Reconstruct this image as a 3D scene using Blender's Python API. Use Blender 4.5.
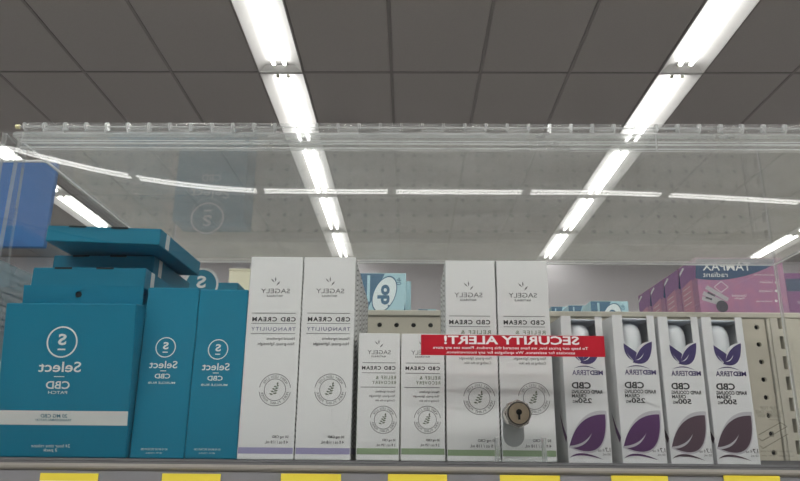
import bpy, bmesh, math, random
from mathutils import Vector, Matrix
random.seed(7)
for o in list(bpy.data.objects): bpy.data.objects.remove(o)
SC = bpy.context.scene
COL = SC.collection

# ------------------------------------------------------------------ camera
F = 700.0                      # focal length in pixels of an 800x481 frame
Z0 = 1.15                      # shelf surface
CZ = Z0 + 0.0075               # the eye is almost level with the shelf
VPX, VPY, HS = 409.0, 452.0, 0.0095   # vanishing point of the depth direction, slope of the horizon
_dy = Vector(((VPX-400)/F, -(VPY-240.5)/F, -1)).normalized()
_h = Vector((1, -HS, 0)); _dx = (_h - _dy*_h.dot(_dy)).normalized()
_dz = _dx.cross(_dy)
ROT = Matrix((_dx, _dy, _dz))  # camera axes -> world
CAM = Vector((0, 0, CZ))
cam = bpy.data.cameras.new('camera'); cam.sensor_width = 36; cam.lens = F/800*36; cam.clip_start = .01; cam.clip_end = 100
camo = bpy.data.objects.new('camera', cam); COL.objects.link(camo)
camo.matrix_world = Matrix.Translation(CAM) @ ROT.to_4x4()
SC.camera = camo

def at(px, py, Y=None, Z=None, X=None):
    d = ROT @ Vector(((px-400)/F, -(py-240.5)/F, -1))
    if Y is not None: t = Y/d.y
    elif Z is not None: t = (Z-CZ)/d.z
    else: t = X/d.x
    return CAM + d*t

# ------------------------------------------------------------------ world, exposure
w = bpy.data.worlds.new('world'); SC.world = w; w.use_nodes = True
w.node_tree.nodes['Background'].inputs[0].default_value = (.6, .62, .66, 1)
w.node_tree.nodes['Background'].inputs[1].default_value = .02
vs = SC.view_settings
vs.view_transform = 'Standard'; vs.look = 'None'; vs.gamma = 1; vs.use_curve_mapping = False
EXPOSURE = 0.2
vs.exposure = EXPOSURE
TUBE = 8.0; TUBE_ADDED = 37.0; TUBE_LAST = 7.0
cy = SC.cycles
cy.use_denoising = True
cy.max_bounces = 10; cy.diffuse_bounces = 5; cy.glossy_bounces = 6; cy.transparent_max_bounces = 40
cy.sample_clamp_indirect = 6

# ------------------------------------------------------------------ materials
def lin(c):
    return tuple(((v/255)/12.92 if v/255 <= .04045 else ((v/255+.055)/1.055)**2.4) for v in c)
def mat(name, col, rough=.5, metal=0, emis=0, noise=.04, nscale=30, bump=0, bscale=400, spec=.5, coat=0):
    m = bpy.data.materials.new(name); m.use_nodes = True
    N = m.node_tree.nodes; L = m.node_tree.links; b = N['Principled BSDF']
    col = tuple(col)
    b.inputs['Roughness'].default_value = rough; b.inputs['Metallic'].default_value = metal
    b.inputs['Specular IOR Level'].default_value = spec
    if coat: b.inputs['Coat Weight'].default_value = coat; b.inputs['Coat Roughness'].default_value = .15
    tc = N.new('ShaderNodeTexCoord')
    nz = N.new('ShaderNodeTexNoise'); nz.inputs['Scale'].default_value = nscale; nz.inputs['Detail'].default_value = 4
    L.new(tc.outputs['Object'], nz.inputs['Vector'])
    mx = N.new('ShaderNodeMix'); mx.data_type = 'RGBA'
    mx.inputs[6].default_value = tuple(max(0, c*(1-noise)) for c in col)+(1,)
    mx.inputs[7].default_value = tuple(min(1, c*(1+noise)) for c in col)+(1,)
    L.new(nz.outputs['Fac'], mx.inputs[0]); L.new(mx.outputs[2], b.inputs['Base Color'])
    if bump:
        n2 = N.new('ShaderNodeTexNoise'); n2.inputs['Scale'].default_value = bscale
        L.new(tc.outputs['Object'], n2.inputs['Vector'])
        bp = N.new('ShaderNodeBump'); bp.inputs['Strength'].default_value = bump; bp.inputs['Distance'].default_value = .002
        L.new(n2.outputs['Fac'], bp.inputs['Height']); L.new(bp.outputs['Normal'], b.inputs['Normal'])
    if emis:
        b.inputs['Emission Color'].default_value = (1, .985, .95, 1); b.inputs['Emission Strength'].default_value = emis
    return m

def acrylic(name, haze=.05, hcol=(.75, .76, .76), gloss_rough=.015, scratch=0.0, tint=(.985, .99, .988)):
    """clear sheet: Fresnel reflection on both faces, straight transmission, a film of dust and hairline scratches"""
    m = bpy.data.materials.new(name); m.use_nodes = True
    N = m.node_tree.nodes; L = m.node_tree.links; N.clear()
    out = N.new('ShaderNodeOutputMaterial')
    geo = N.new('ShaderNodeNewGeometry')
    ior = N.new('ShaderNodeMix'); ior.data_type = 'FLOAT'
    ior.inputs[2].default_value = 1.49; ior.inputs[3].default_value = 1/1.49
    L.new(geo.outputs['Backfacing'], ior.inputs[0])
    fr = N.new('ShaderNodeFresnel'); L.new(ior.outputs[0], fr.inputs['IOR'])
    tr = N.new('ShaderNodeBsdfTransparent'); tr.inputs[0].default_value = tint+(1,)
    gl = N.new('ShaderNodeBsdfGlossy'); gl.inputs['Roughness'].default_value = gloss_rough
    gl.inputs['Color'].default_value = (1, 1, 1, 1)
    m1 = N.new('ShaderNodeMixShader'); L.new(fr.outputs[0], m1.inputs[0]); L.new(tr.outputs[0], m1.inputs[1]); L.new(gl.outputs[0], m1.inputs[2])
    df = N.new('ShaderNodeBsdfDiffuse'); df.inputs[0].default_value = hcol+(1,)
    tl = N.new('ShaderNodeBsdfTranslucent'); tl.inputs[0].default_value = hcol+(1,)
    dt = N.new('ShaderNodeMixShader'); dt.inputs[0].default_value = .5
    L.new(df.outputs[0], dt.inputs[1]); L.new(tl.outputs[0], dt.inputs[2])
    tc = N.new('ShaderNodeTexCoord')
    nz = N.new('ShaderNodeTexNoise'); nz.inputs['Scale'].default_value = 9; nz.inputs['Detail'].default_value = 7; nz.inputs['Roughness'].default_value = .65
    L.new(tc.outputs['Object'], nz.inputs['Vector'])
    mr = N.new('ShaderNodeMapRange'); mr.inputs[1].default_value = .3; mr.inputs[2].default_value = .75
    mr.inputs[3].default_value = haze*.55; mr.inputs[4].default_value = haze*1.5
    L.new(nz.outputs['Fac'], mr.inputs[0])
    fac = mr.outputs[0]
    if scratch:
        vo = N.new('ShaderNodeTexVoronoi'); vo.feature = 'DISTANCE_TO_EDGE'; vo.inputs['Scale'].default_value = 26
        n3 = N.new('ShaderNodeTexNoise'); n3.inputs['Scale'].default_value = 5
        mp = N.new('ShaderNodeMapping'); mp.inputs['Scale'].default_value = (1.3, .5, .35); mp.inputs['Rotation'].default_value = (.3, .2, .9)
        L.new(tc.outputs['Object'], mp.inputs[0]); L.new(mp.outputs[0], vo.inputs['Vector'])
        lt = N.new('ShaderNodeMath'); lt.operation = 'LESS_THAN'; lt.inputs[1].default_value = .008
        L.new(vo.outputs['Distance'], lt.inputs[0])
        L.new(tc.outputs['Object'], n3.inputs['Vector'])
        g3 = N.new('ShaderNodeMath'); g3.operation = 'GREATER_THAN'; g3.inputs[1].default_value = .66
        L.new(n3.outputs['Fac'], g3.inputs[0])
        mu = N.new('ShaderNodeMath'); mu.operation = 'MULTIPLY'; L.new(lt.outputs[0], mu.inputs[0]); L.new(g3.outputs[0], mu.inputs[1])
        m2 = N.new('ShaderNodeMath'); m2.operation = 'MULTIPLY_ADD'; m2.inputs[1].default_value = scratch
        L.new(mu.outputs[0], m2.inputs[0]); L.new(fac, m2.inputs[2]); fac = m2.outputs[0]
    fin = N.new('ShaderNodeMixShader'); L.new(fac, fin.inputs[0]); L.new(m1.outputs[0], fin.inputs[1]); L.new(dt.outputs[0], fin.inputs[2])
    L.new(fin.outputs[0], out.inputs['Surface'])
    return m

M = {}
def A(c, k=1.0): return tuple(min(1, v*k) for v in c)
M['ceil'] = mat('ceiling_tile', (.37, .357, .348), .95, noise=.10, nscale=160, bump=.4, bscale=300)
M['bar'] = mat('grid_bar', (.24, .232, .226), .6)
M['plaster'] = mat('plaster', (.37, .357, .348), .95)
M['wall'] = mat('wall_paint', (.90, .87, .90), .8)
M['wall_dark'] = mat('slatwall_grey', (.16, .16, .165), .7)
M['floor'] = mat('floor_vinyl', (.52, .51, .49), .4, noise=.08, nscale=4)
M['enamel'] = mat('white_enamel', (.86, .86, .85), .35)
M['troffer'] = mat('aged_white_enamel', (.60, .60, .59), .45)
M['tube'] = mat('lit_tube', (.9, .9, .9), .3, emis=TUBE)
M['tubeadd'] = mat('lit_tube_added', (.9, .9, .9), .3, emis=TUBE_ADDED)  # stronger tubes for the added rows that light the carton fronts
M['tubel'] = mat('lit_tube_dim', (.9, .9, .9), .3, emis=TUBE_LAST)  # weaker tubes for the row mirrored in the door
M['tubeend'] = mat('tube_end', (.75, .75, .66), .4, metal=.4)
M['acr'] = acrylic('acrylic_sheet', .004, scratch=.04)
M['acrtop'] = acrylic('acrylic_top', .19, scratch=.10)
M['acredge'] = acrylic('acrylic_edge', .32, hcol=(.86, .88, .88), gloss_rough=.08)
M['seam'] = acrylic('acrylic_glue_seam', .85, hcol=(.92, .93, .93), gloss_rough=.1)
M['acrhinge'] = acrylic('acrylic_hinge', .07, hcol=(.85, .86, .86), gloss_rough=.05)
M['acrknuck'] = acrylic('acrylic_knuckle', .09, hcol=(.85, .86, .86), gloss_rough=.06)
M['steelpin'] = mat('hinge_pin', (.72, .66, .42), .35, metal=.8)
M['white'] = mat('white_carton', (.80, .81, .81), .42, noise=.015, nscale=12)
M['medwhite'] = mat('grey_white_carton', (.74, .75, .76), .38, noise=.02, nscale=14)
M['medside'] = mat('carton_inside_shade', (.62, .63, .65), .5, noise=.02)
M['teal'] = mat('teal_carton', (.008, .20, .32), .42, noise=.05, nscale=9, spec=.25)
M['tealdk'] = mat('teal_display_card', (.016, .21, .32), .5)
M['slot'] = mat('slot_dark', (.012, .025, .03), .8)
M['print_w'] = mat('white_print', (.78, .80, .79), .5)
M['band'] = mat('pale_band', (.72, .73, .71), .45)
M['ink'] = mat('black_print', (.035, .036, .04), .6)
M['ink2'] = mat('grey_print', (.16, .165, .17), .6)
M['ink3'] = mat('light_grey_print', (.30, .31, .31), .6)
M['tealink'] = mat('teal_print', (.02, .15, .21), .6)
M['slate'] = mat('slate_print', (.19, .20, .30), .6)
M['leafgreen'] = mat('sprig_print', (.16, .19, .14), .6)
M['lilac'] = mat('lilac_stripe', (.33, .31, .50), .5)
M['green'] = mat('green_stripe', (.27, .37, .22), .5)
M['greenink'] = mat('green_print', (.22, .27, .19), .6)
M['navy'] = mat('navy_leaf_print', (.045, .03, .13), .5)
M['purple'] = mat('purple_leaf_print', (.085, .025, .11), .45, noise=.15, nscale=60)
M['mauve'] = mat('mauve_leaf_print', (.085, .05, .07), .45, noise=.15, nscale=60)
M['halo'] = mat('leaf_halo_print', (.50, .49, .53), .5)
M['bottle'] = mat('bottle_plastic', (.78, .81, .84), .25, noise=.03)
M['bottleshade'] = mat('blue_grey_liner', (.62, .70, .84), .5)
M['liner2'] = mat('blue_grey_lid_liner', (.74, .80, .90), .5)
M['red'] = mat('red_sticker', (.42, .014, .028), .4, noise=.05, spec=.2)
M['stickw'] = mat('sticker_letter', (.82, .76, .77), .4)
M['nickel'] = mat('nickel', (.62, .58, .52), .22, metal=1)
M['brass'] = mat('worn_brass', (.46, .39, .29), .35, metal=1, noise=.15, nscale=200)
M['cam'] = mat('zinc_cam', (.36, .38, .38), .5, metal=.5)
M['black'] = mat('black_void', (.004, .004, .004), .9)
M['shelf'] = mat('shelf_enamel', (.115, .115, .12), .85, spec=.1)
M['rail'] = mat('price_rail', (.26, .245, .22), .35, coat=.3)
M['channel'] = mat('price_channel', (.22, .22, .235), .35)
M['yellow'] = mat('yellow_tag', (.80, .66, .06), .5)
M['paper'] = mat('tag_paper', (.80, .79, .74), .6)
M['beige'] = mat('beige_panel', (.60, .56, .46), .55, noise=.03)
M['beige2'] = mat('beige_steel', (.63, .60, .51), .4, noise=.03)
M['pink'] = mat('pink_carton', (.36, .13, .24), .45, noise=.3, nscale=55)
M['salmon'] = mat('salmon_print', (.55, .25, .34), .5)
M['violet'] = mat('violet_print', (.27, .12, .30), .5, noise=.2, nscale=40)
M['mblue'] = mat('dark_blue_print', (.025, .07, .15), .45)
M['plum'] = mat('plum_carton', (.22, .07, .22), .45, noise=.2, nscale=20)
M['grey'] = mat('grey_print_art', (.42, .42, .45), .5)
M['charcoal'] = mat('charcoal_print', (.06, .06, .08), .5)
M['ice'] = mat('ice_blue_carton', (.42, .66, .74), .45)
M['steelblue'] = mat('steel_blue_print', (.055, .15, .25), .45)
M['icewhite'] = mat('ice_white_print', (.74, .84, .86), .45)
M['gold'] = mat('gold_print', (.62, .42, .18), .5)
M['cream'] = mat('cream_carton', (.70, .68, .52), .6)
M['banner'] = mat('blue_banner', (.02, .14, .42), .5)
M['wire'] = mat('wire', (.4, .4, .4), .4, metal=1)
M['paperfaint'] = acrylic('clear_label_film', .45, hcol=(.55, .64, .68), gloss_rough=.2)
M['etch'] = mat('faint_print', (.30, .28, .23), .7)
for n_ in M['pink'].node_tree.nodes:
    if n_.type == 'MIX': n_.inputs[6].default_value = (.50, .20, .29, 1); n_.inputs[7].default_value = (.27, .17, .33, 1)
# carton side with a fine woven leaf pattern
def hatch():
    m = mat('patterned_carton_side', (.78, .79, .79), .45)
    N = m.node_tree.nodes; L = m.node_tree.links; b = N['Principled BSDF']
    tc = N.new('ShaderNodeTexCoord'); sp = N.new('ShaderNodeSeparateXYZ'); L.new(tc.outputs['Object'], sp.inputs[0])
    def mth(op, a, bb=None, v=None):
        n = N.new('ShaderNodeMath'); n.operation = op
        L.new(a, n.inputs[0])
        if bb is not None: L.new(bb, n.inputs[1])
        if v is not None: n.inputs[1].default_value = v
        return n.outputs[0]
    y = mth('MULTIPLY', sp.outputs['Y'], v=26); z = mth('MULTIPLY', sp.outputs['Z'], v=200)
    pp = mth('PINGPONG', y, v=.5); s = mth('ADD', mth('MULTIPLY', pp, v=2.0), z)
    fr = mth('FRACT', s); lt = mth('LESS_THAN', fr, v=.34)
    mx = N.new('ShaderNodeMix'); mx.data_type = 'RGBA'
    mx.inputs[6].default_value = (.78, .79, .79, 1); mx.inputs[7].default_value = (.20, .21, .20, 1)
    L.new(lt, mx.inputs[0]); L.new(mx.outputs[2], b.inputs['Base Color'])
    return m
M['hatch'] = hatch()

# ------------------------------------------------------------------ mesh helpers
class MB:
    def __init__(s): s.v = []; s.f = []; s.m = []; s.smooth = []
    def add(s, vs, fs, m=0, smooth=False):
        b = len(s.v); s.v += [tuple(p) for p in vs]
        for q in fs: s.f.append([b+i for i in q]); s.m.append(m); s.smooth.append(smooth)
        return s
    def box(s, x0, x1, y0, y1, z0, z1, m=0, edge=None, thin=None):
        """thin: 0/1/2 the axis across the sheet; the narrow faces then take material index edge"""
        V = [(x, y, z) for x in (x0, x1) for y in (y0, y1) for z in (z0, z1)]
        Fs = [((0, 1, 3, 2), 0), ((4, 6, 7, 5), 0), ((0, 4, 5, 1), 1), ((2, 3, 7, 6), 1), ((0, 2, 6, 4), 2), ((1, 5, 7, 3), 2)]
        b = len(s.v); s.v += V
        for q, ax in Fs:
            s.f.append([b+i for i in q]); s.smooth.append(False)
            s.m.append(m if (edge is None or ax == thin) else edge)
        return s
    def cbox(s, x0, x1, y0, y1, z0, z1, c=.0007, m=0):
        """box with chamfered edges"""
        V = []; idx = {}
        for i, x in enumerate((x0, x1)):
            for j, y in enumerate((y0, y1)):
                for k, z in enumerate((z0, z1)):
                    sx, sy, sz = (c if i == 0 else -c), (c if j == 0 else -c), (c if k == 0 else -c)
                    for a, p in enumerate(((x, y+sy, z+sz), (x+sx, y, z+sz), (x+sx, y+sy, z))):
                        idx[i, j, k, a] = len(V); V.append(p)
        Fs = []
        for i in (0, 1):
            q = [idx[i, 0, 0, 0], idx[i, 0, 1, 0], idx[i, 1, 1, 0], idx[i, 1, 0, 0]]; Fs.append(q if i else q[::-1])
            if i: Fs[-1] = Fs[-1][::-1]
            else: Fs[-1] = Fs[-1][::-1]
            q = [idx[0, i, 0, 1], idx[1, i, 0, 1], idx[1, i, 1, 1], idx[0, i, 1, 1]]; Fs.append(q)
            q = [idx[0, 0, i, 2], idx[1, 0, i, 2], idx[1, 1, i, 2], idx[0, 1, i, 2]]; Fs.append(q)
        for i in (0, 1):
            for j in (0, 1):
                Fs.append([idx[i, j, 0, 0], idx[i, j, 1, 0], idx[i, j, 1, 1], idx[i, j, 0, 1]])
                Fs.append([idx[i, 0, j, 0], idx[i, 1, j, 0], idx[i, 1, j, 2], idx[i, 0, j, 2]])
                Fs.append([idx[0, i, j, 1], idx[1, i, j, 1], idx[1, i, j, 2], idx[0, i, j, 2]])
                for k in (0, 1): Fs.append([idx[i, j, k, 0], idx[i, j, k, 1], idx[i, j, k, 2]])
        return s.add(V, Fs, m)
    def poly(s, pts, y, m=0):          # flat polygon in XZ at depth y
        return s.add([(p[0], y, p[1]) for p in pts], [list(range(len(pts)))], m)
    def strip(s, a, b, y, m=0):        # quads between two polylines in XZ
        n = len(a); return s.add([(p[0], y, p[1]) for p in a]+[(p[0], y, p[1]) for p in b], [[i, i+1, n+i+1, n+i] for i in range(n-1)], m)
    def prism(s, pts, y0, y1, m=0, me=None):
        n = len(pts); V = [(p[0], y0, p[1]) for p in pts]+[(p[0], y1, p[1]) for p in pts]
        s.add(V, [list(range(n)), list(range(2*n-1, n-1, -1))], m)
        return s.add(V, [[i, (i+1) % n, n+(i+1) % n, n+i] for i in range(n)], m if me is None else me)
    def ring(s, cx, cz, r0, r1, y, m=0, n=40, a0=0, a1=2*math.pi):
        a = [(cx+r0*math.cos(a0+(a1-a0)*i/n), cz+r0*math.sin(a0+(a1-a0)*i/n)) for i in range(n+1)]
        b = [(cx+r1*math.cos(a0+(a1-a0)*i/n), cz+r1*math.sin(a0+(a1-a0)*i/n)) for i in range(n+1)]
        return s.strip(a, b, y, m)
    def disc(s, cx, cz, r, y, m=0, n=32):
        return s.poly([(cx+r*math.cos(2*math.pi*i/n), cz+r*math.sin(2*math.pi*i/n)) for i in range(n)], y, m)
    def cyl(s, p, q, r, n=12, m=0, caps=True, smooth=True, r2=None):
        p = Vector(p); q = Vector(q); d = (q-p).normalized(); u = d.orthogonal().normalized(); v = d.cross(u); r2 = r if r2 is None else r2
        V = [p+(u*math.cos(2*math.pi*i/n)+v*math.sin(2*math.pi*i/n))*r for i in range(n)]+[q+(u*math.cos(2*math.pi*i/n)+v*math.sin(2*math.pi*i/n))*r2 for i in range(n)]
        s.add(V, [[i, (i+1) % n, n+(i+1) % n, n+i] for i in range(n)], m, smooth)
        if caps: s.add(V, [list(range(n))[::-1], list(range(n, 2*n))], m)
        return s
    def lathe(s, prof, cx, cy_, n=24, m=0):
        V = []
        for r, z in prof: V += [(cx+r*math.cos(2*math.pi*i/n), cy_+r*math.sin(2*math.pi*i/n), z) for i in range(n)]
        k = len(prof)
        return s.add(V, [[j*n+i, j*n+(i+1) % n, (j+1)*n+(i+1) % n, (j+1)*n+i] for j in range(k-1) for i in range(n)], m, True)
    def mesh(s, name, mats):
        me = bpy.data.meshes.new(name); me.from_pydata(s.v, [], s.f)
        for mm in (mats if isinstance(mats, (list, tuple)) else [mats]): me.materials.append(M[mm] if isinstance(mm, str) else mm)
        me.polygons.foreach_set('material_index', s.m); me.polygons.foreach_set('use_smooth', s.smooth)
        me.update(); return me
    def fix(s, me):
        bm = bmesh.new(); bm.from_mesh(me); bmesh.ops.recalc_face_normals(bm, faces=bm.faces); bm.to_mesh(me); bm.free()
    def build(s, name, mats, parent=None, loc=(0, 0, 0), rz=0, closed=True):
        me = s.mesh(name, mats)
        if closed: s.fix(me)
        o = bpy.data.objects.new(name, me); COL.objects.link(o)
        o.location = loc; o.rotation_euler.z = rz; o.parent = parent
        return o

_TX = {}
def glyphs(txt, bold=0.0, space=1.0, shear=0.0):
    k = (txt, bold, space, shear)
    if k in _TX: return _TX[k]
    c = bpy.data.curves.new('t', 'FONT'); c.body = txt; c.offset = bold; c.space_character = space; c.shear = shear
    c.resolution_u = 2 if len(txt) > 14 else 3
    o = bpy.data.objects.new('t', c); COL.objects.link(o)
    dg = bpy.context.evaluated_depsgraph_get()
    me = bpy.data.meshes.new_from_object(o.evaluated_get(dg))
    vs_ = [(v.co.x, v.co.y) for v in me.vertices]; fs = [list(p.vertices) for p in me.polygons]
    bpy.data.objects.remove(o); bpy.data.curves.remove(c); bpy.data.meshes.remove(me)
    x0 = min(v[0] for v in vs_); x1 = max(v[0] for v in vs_); y0 = min(v[1] for v in vs_); y1 = max(v[1] for v in vs_)
    _TX[k] = ([((v[0]-x0)/(x1-x0), (v[1]-y0)/(y1-y0)) for v in vs_], fs, (x1-x0)/(y1-y0))
    return _TX[k]
def ptext(mb, txt, xa, xb, za, zb, y, m=0, bold=0.0, space=1.0, shear=0.0, rot=None):
    """mirror-written line filling the box xa..xb, za..zb (this whole view is a mirror image)"""
    vs_, fs, asp = glyphs(txt, bold, space, shear)
    if rot is None: V = [(xb-(xb-xa)*u, y, za+(zb-za)*v) for u, v in vs_]
    else: V = [(xa+(xb-xa)*v, y, za+(zb-za)*u) for u, v in vs_] if rot == 'up' else [(xb-(xb-xa)*v, y, zb-(zb-za)*u) for u, v in vs_]
    mb.add(V, fs, m)
def arc_text(mb, txt, cx, cz, r, h, a0, a1, y, m=0, top=True):
    n = len(txt)
    for i, ch in enumerate(txt):
        if ch == ' ': continue
        vs_, fs, asp = glyphs(ch)
        a = a0+(a1-a0)*(i/(n-1)); hw = min(h*asp, h*1.1)
        V = []
        for u, v in vs_:
            px = -(u-.5)*hw; pz = (v-.5)*h
            ang = (a-math.pi/2) if top else (a+math.pi/2)
            V.append((cx+r*math.cos(a)+px*math.cos(ang)-pz*math.sin(ang), y, cz+r*math.sin(a)+px*math.sin(ang)+pz*math.cos(ang)))
        mb.add(V, fs, m)

def tag(o, label=None, cat=None, group=None, kind=None):
    if label: o['label'] = label
    if cat: o['category'] = cat
    if group: o['group'] = group
    if kind: o['kind'] = kind
    return o
def empty(name, loc=(0, 0, 0), rz=0, parent=None):
    o = bpy.data.objects.new(name, None); COL.objects.link(o); o.location = loc; o.rotation_euler.z = rz; o.parent = parent
    o.empty_display_size = .05
    return o
CH = {}
def copy_tree(o, parent=None):
    c = o.copy(); COL.objects.link(c); c.parent = parent
    for ch in [x for x in o.children]: copy_tree(ch, c)
    return c
ORD = ['first', 'second', 'third', 'fourth', 'fifth', 'sixth', 'seventh', 'eighth', 'ninth', 'tenth', 'eleventh', 'twelfth']

# ================================================================== setting
H = 2.50; ZC = CZ+H                 # ceiling height
XL, XR, YB, YF = -8.99, 7.19, -8.0, 9.16
def struct(name, mb, mats, parent=None, **k):
    o = mb.build(name, mats, parent, **k)
    if parent is None: o['kind'] = 'structure'
    return o
struct('floor', MB().box(XL, XR, YB, YF, -.05, 0), 'floor')
struct('wall_far', MB().box(XL, XR, YF, YF+.1, 0, ZC), 'wall')
struct('wall_near', MB().box(XL, XR, YB-.1, YB, 0, ZC), 'wall_dark')
struct('wall_left', MB().box(XL-.1, XL, YB, YF, 0, ZC), 'wall')
struct('wall_right', MB().box(XR, XR+.1, YB, YF, 0, ZC), 'wall')
ceiling = struct('ceiling', MB().box(XL, XR, YB, YF, ZC+.13, ZC+.2), 'plaster')
ROWS = [-.895+2.743*k for k in (-2, -1, 0, 1, 2)]
TW, TL = .6096, 1.2192
YJ = 4.28                            # a cross joint of the grid
# tiles
tmb = MB().cbox(-TW/2+.010, TW/2-.010, -TL/2+.010, TL/2-.010, -.004, .014, c=.003)
tme = tmb.mesh('ceiling_tile', 'ceil'); tmb.fix(tme)
tile_n = 0
for r in range(-3, 4):
    yc = YJ+TL*(r+.5)
    for b in range(len(ROWS)+1):
        xs = ROWS[b]-.1524-4*TW if b < len(ROWS) else ROWS[-1]+.1524
        for c in range(4):
            xc = xs+TW*(c+.5)
            if xc+TW/2 > XR or xc-TW/2 < XL: continue
            o = bpy.data.objects.new('ceiling_tile', tme); COL.objects.link(o); o.parent = ceiling; o.location = (xc, yc, ZC+.005); tile_n += 1
# plain ceiling board behind the camera and to the sides of the built tiles
MB().box(XL, XR, YB, YJ-3*TL, ZC+.019, ZC+.028).build('ceiling_board', 'ceil', ceiling)
gb = MB()
for r in range(-3, 5):
    y = YJ+TL*r
    for b in range(len(ROWS)+1):
        xs = ROWS[b]-.1524-4*TW if b < len(ROWS) else ROWS[-1]+.1524
        xe = min(xs+4*TW, XR); xs = max(xs, XL)
        if xe-xs < .1: continue
        MB().box(xs, xe, y-.009, y+.009, ZC-.002, ZC+.03).build('grid_bar', 'bar', ceiling)
for b in range(len(ROWS)+1):
    xs = ROWS[b]-.1524-4*TW if b < len(ROWS) else ROWS[-1]+.1524
    for c in range(5):
        x = xs+TW*c
        if XL < x < XR: MB().box(x-.009, x+.009, YJ-3*TL, YF, ZC-.001, ZC+.029).build('grid_bar', 'bar', ceiling)

# ------------------------------------------------------------------ ceiling lights
def make_light(L, tm='tube', inset=.085):
    r = empty('ceiling_light')
    h = MB(); n = 9; hw = .1475
    prof = [(-hw, 0.0), (-hw+.004, .004), (-.118, .020), (-.095, .034), (-.05, .044), (0, .047), (.05, .044), (.095, .034), (.118, .020), (hw-.004, .004), (hw, 0.0)]
    outer = [(x*1.0, z+.004 if abs(x) < hw-.001 else z) for x, z in prof]
    V = [(x, -L/2+.01, z) for x, z in prof]+[(x, L/2-.01, z) for x, z in prof]; k = len(prof)
    h.add(V, [[i, i+1, k+i+1, k+i] for i in range(k-1)], 0, True)
    h.box(-hw, hw, -L/2+.004, L/2-.004, .0545, .066)
    o = h.build('housing', 'troffer', r, closed=False)
    for s in (-1, 1):
        y = s*(L/2-.008)
        e = MB().prism([(p[0], p[1]) for p in prof], y-.004, y+.004)
        e.build('end_plate', 'troffer', r)
        y2 = s*(L/2-.05)
        MB().add([(-hw+.01, y, .002), (hw-.01, y, .002), (hw-.03, y2, .032), (-hw+.03, y2, .032)], [[0, 1, 2, 3]]).build('end_reflector', 'troffer', r, closed=False)
    for x in (-.036, .036):
        t = MB().cyl((x, -L/2+inset, .019), (x, L/2-inset, .019), .0127, 10).build('tube', tm, r)
        for s in (-1, 1):
            MB().cyl((x, s*(L/2-inset), .019), (x, s*(L/2-inset+.02), .019), .0125, 10).build('tube_cap', 'tubeend', t)
    return r
lproto = make_light(TL-.004)
rn = ['far left row', 'row left of the case', 'row left of centre', 'row right of centre', 'row at the far right']
first = True
for i, x in enumerate(ROWS):
    for k in range(-3, 4):
        o = lproto if first else copy_tree(lproto)
        first = False
        o.location = (x, YJ+TL*(k+.5), ZC-.0045)
        lab = 'twin-tube ceiling light, %s, %s' % (rn[i], ['against the far wall', 'second from far wall', 'third from far wall', 'fourth from far wall', 'fifth from far wall', 'sixth from far wall', 'seventh from far wall'][3-k])
        tag(o, lab, 'light', 'lengthwise ceiling lights')
# crosswise rows behind the viewer; all but the last are added front fill
cl = make_light(1.345, 'tubeadd', .04); cl2 = make_light(1.345, 'tubel', .04)
gaps = [-.187+1.353*k for k in range(-4, 5)]
first = True
for yr, rowname in ((-.75, 'nearest'), (-1.95, 'second'), (-3.15, 'third'), (-5.42, 'last')):
    for k in range(len(gaps)-1):
        src = cl2 if rowname == 'last' else cl
        o = src if k == 0 and rowname in ('nearest', 'last') else copy_tree(src)
        o.location = ((gaps[k]+gaps[k+1])/2, yr, ZC-.004); o.rotation_euler.z = math.pi/2
        tag(o, 'twin-tube light behind viewer, %s crosswise row (all but last added), %s from left' % (rowname, ORD[k]), 'light', 'crosswise ceiling lights')

# ================================================================== the gondola with shelf and pegboard
YS_ = .588
DB = 1.15                                   # pegboard face
ZPT = at(500, 311, Y=DB).z                  # top of its rail
gx0 = -.44; gx1 = at(795, 440, Y=DB).x-.015
gon = empty('pegboard_panel', (.1, DB, 0))
tag(gon, 'beige perforated steel shelving back with slotted upright behind the clear case', 'shelving')
shelf = empty('store_shelf', (.1, YS_, Z0-.08))
tag(shelf, 'grey steel shelf with price rail carrying the clear case', 'shelf')
rear = empty('rear_shelf', (.1, DB+.5, 0))
tag(rear, 'beige shelf behind the perforated panel carrying the pink and blue cartons', 'shelf')
def gpart(name, mb, mats, par=gon, closed=True):
    o = mb.build(name, mats, None, closed=closed)
    o.parent = par; o.matrix_parent_inverse = Matrix.Translation(-par.location)
    return o
# perforated panel: real holes
hp = .0282
hx0 = at(757, 400, Y=DB).x
top_hole = at(500, 325.5, Y=DB).z
nzr = int((top_hole-Z0)/hp)
pz0 = top_hole-hp*(nzr+.5)-hp
xs_h = [hx0+.0155-hp*i for i in range(0, 42)]
pb = MB(); hr = .0042
for x in xs_h:
    for j in range(nzr+2):
        z = top_hole-hp*j
        sq = []
        for k in range(8):
            a = math.pi/4*k+math.pi/8
            sq.append((x+hr*math.cos(a), z+hr*math.sin(a)))
        c = hp/2
        cor = [(x+c, z+c), (x-c, z+c), (x-c, z-c), (x+c, z-c)]
        V = [(p[0], DB, p[1]) for p in sq]+[(p[0], DB, p[1]) for p in cor]+[(p[0], DB+.005, p[1]) for p in sq]
        # ring 0..7 starts at 22.5 deg
        Fs = [[8, 1, 0], [8, 2, 1], [8, 9, 2], [9, 3, 2], [9, 4, 3], [9, 10, 4], [10, 5, 4], [10, 6, 5], [10, 11, 6], [11, 7, 6], [11, 0, 7], [11, 8, 0]]
        Fs += [[k, (k+1) % 8, 12+(k+1) % 8, 12+k] for k in range(8)]
        pb.add(V, Fs)
xl = xs_h[-1]-hp/2; xr_ = xs_h[0]+hp/2; zt = top_hole+hp/2; zb = top_hole-hp*(nzr+1.5)
gpart('pegboard', pb, 'beige', closed=False)
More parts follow.
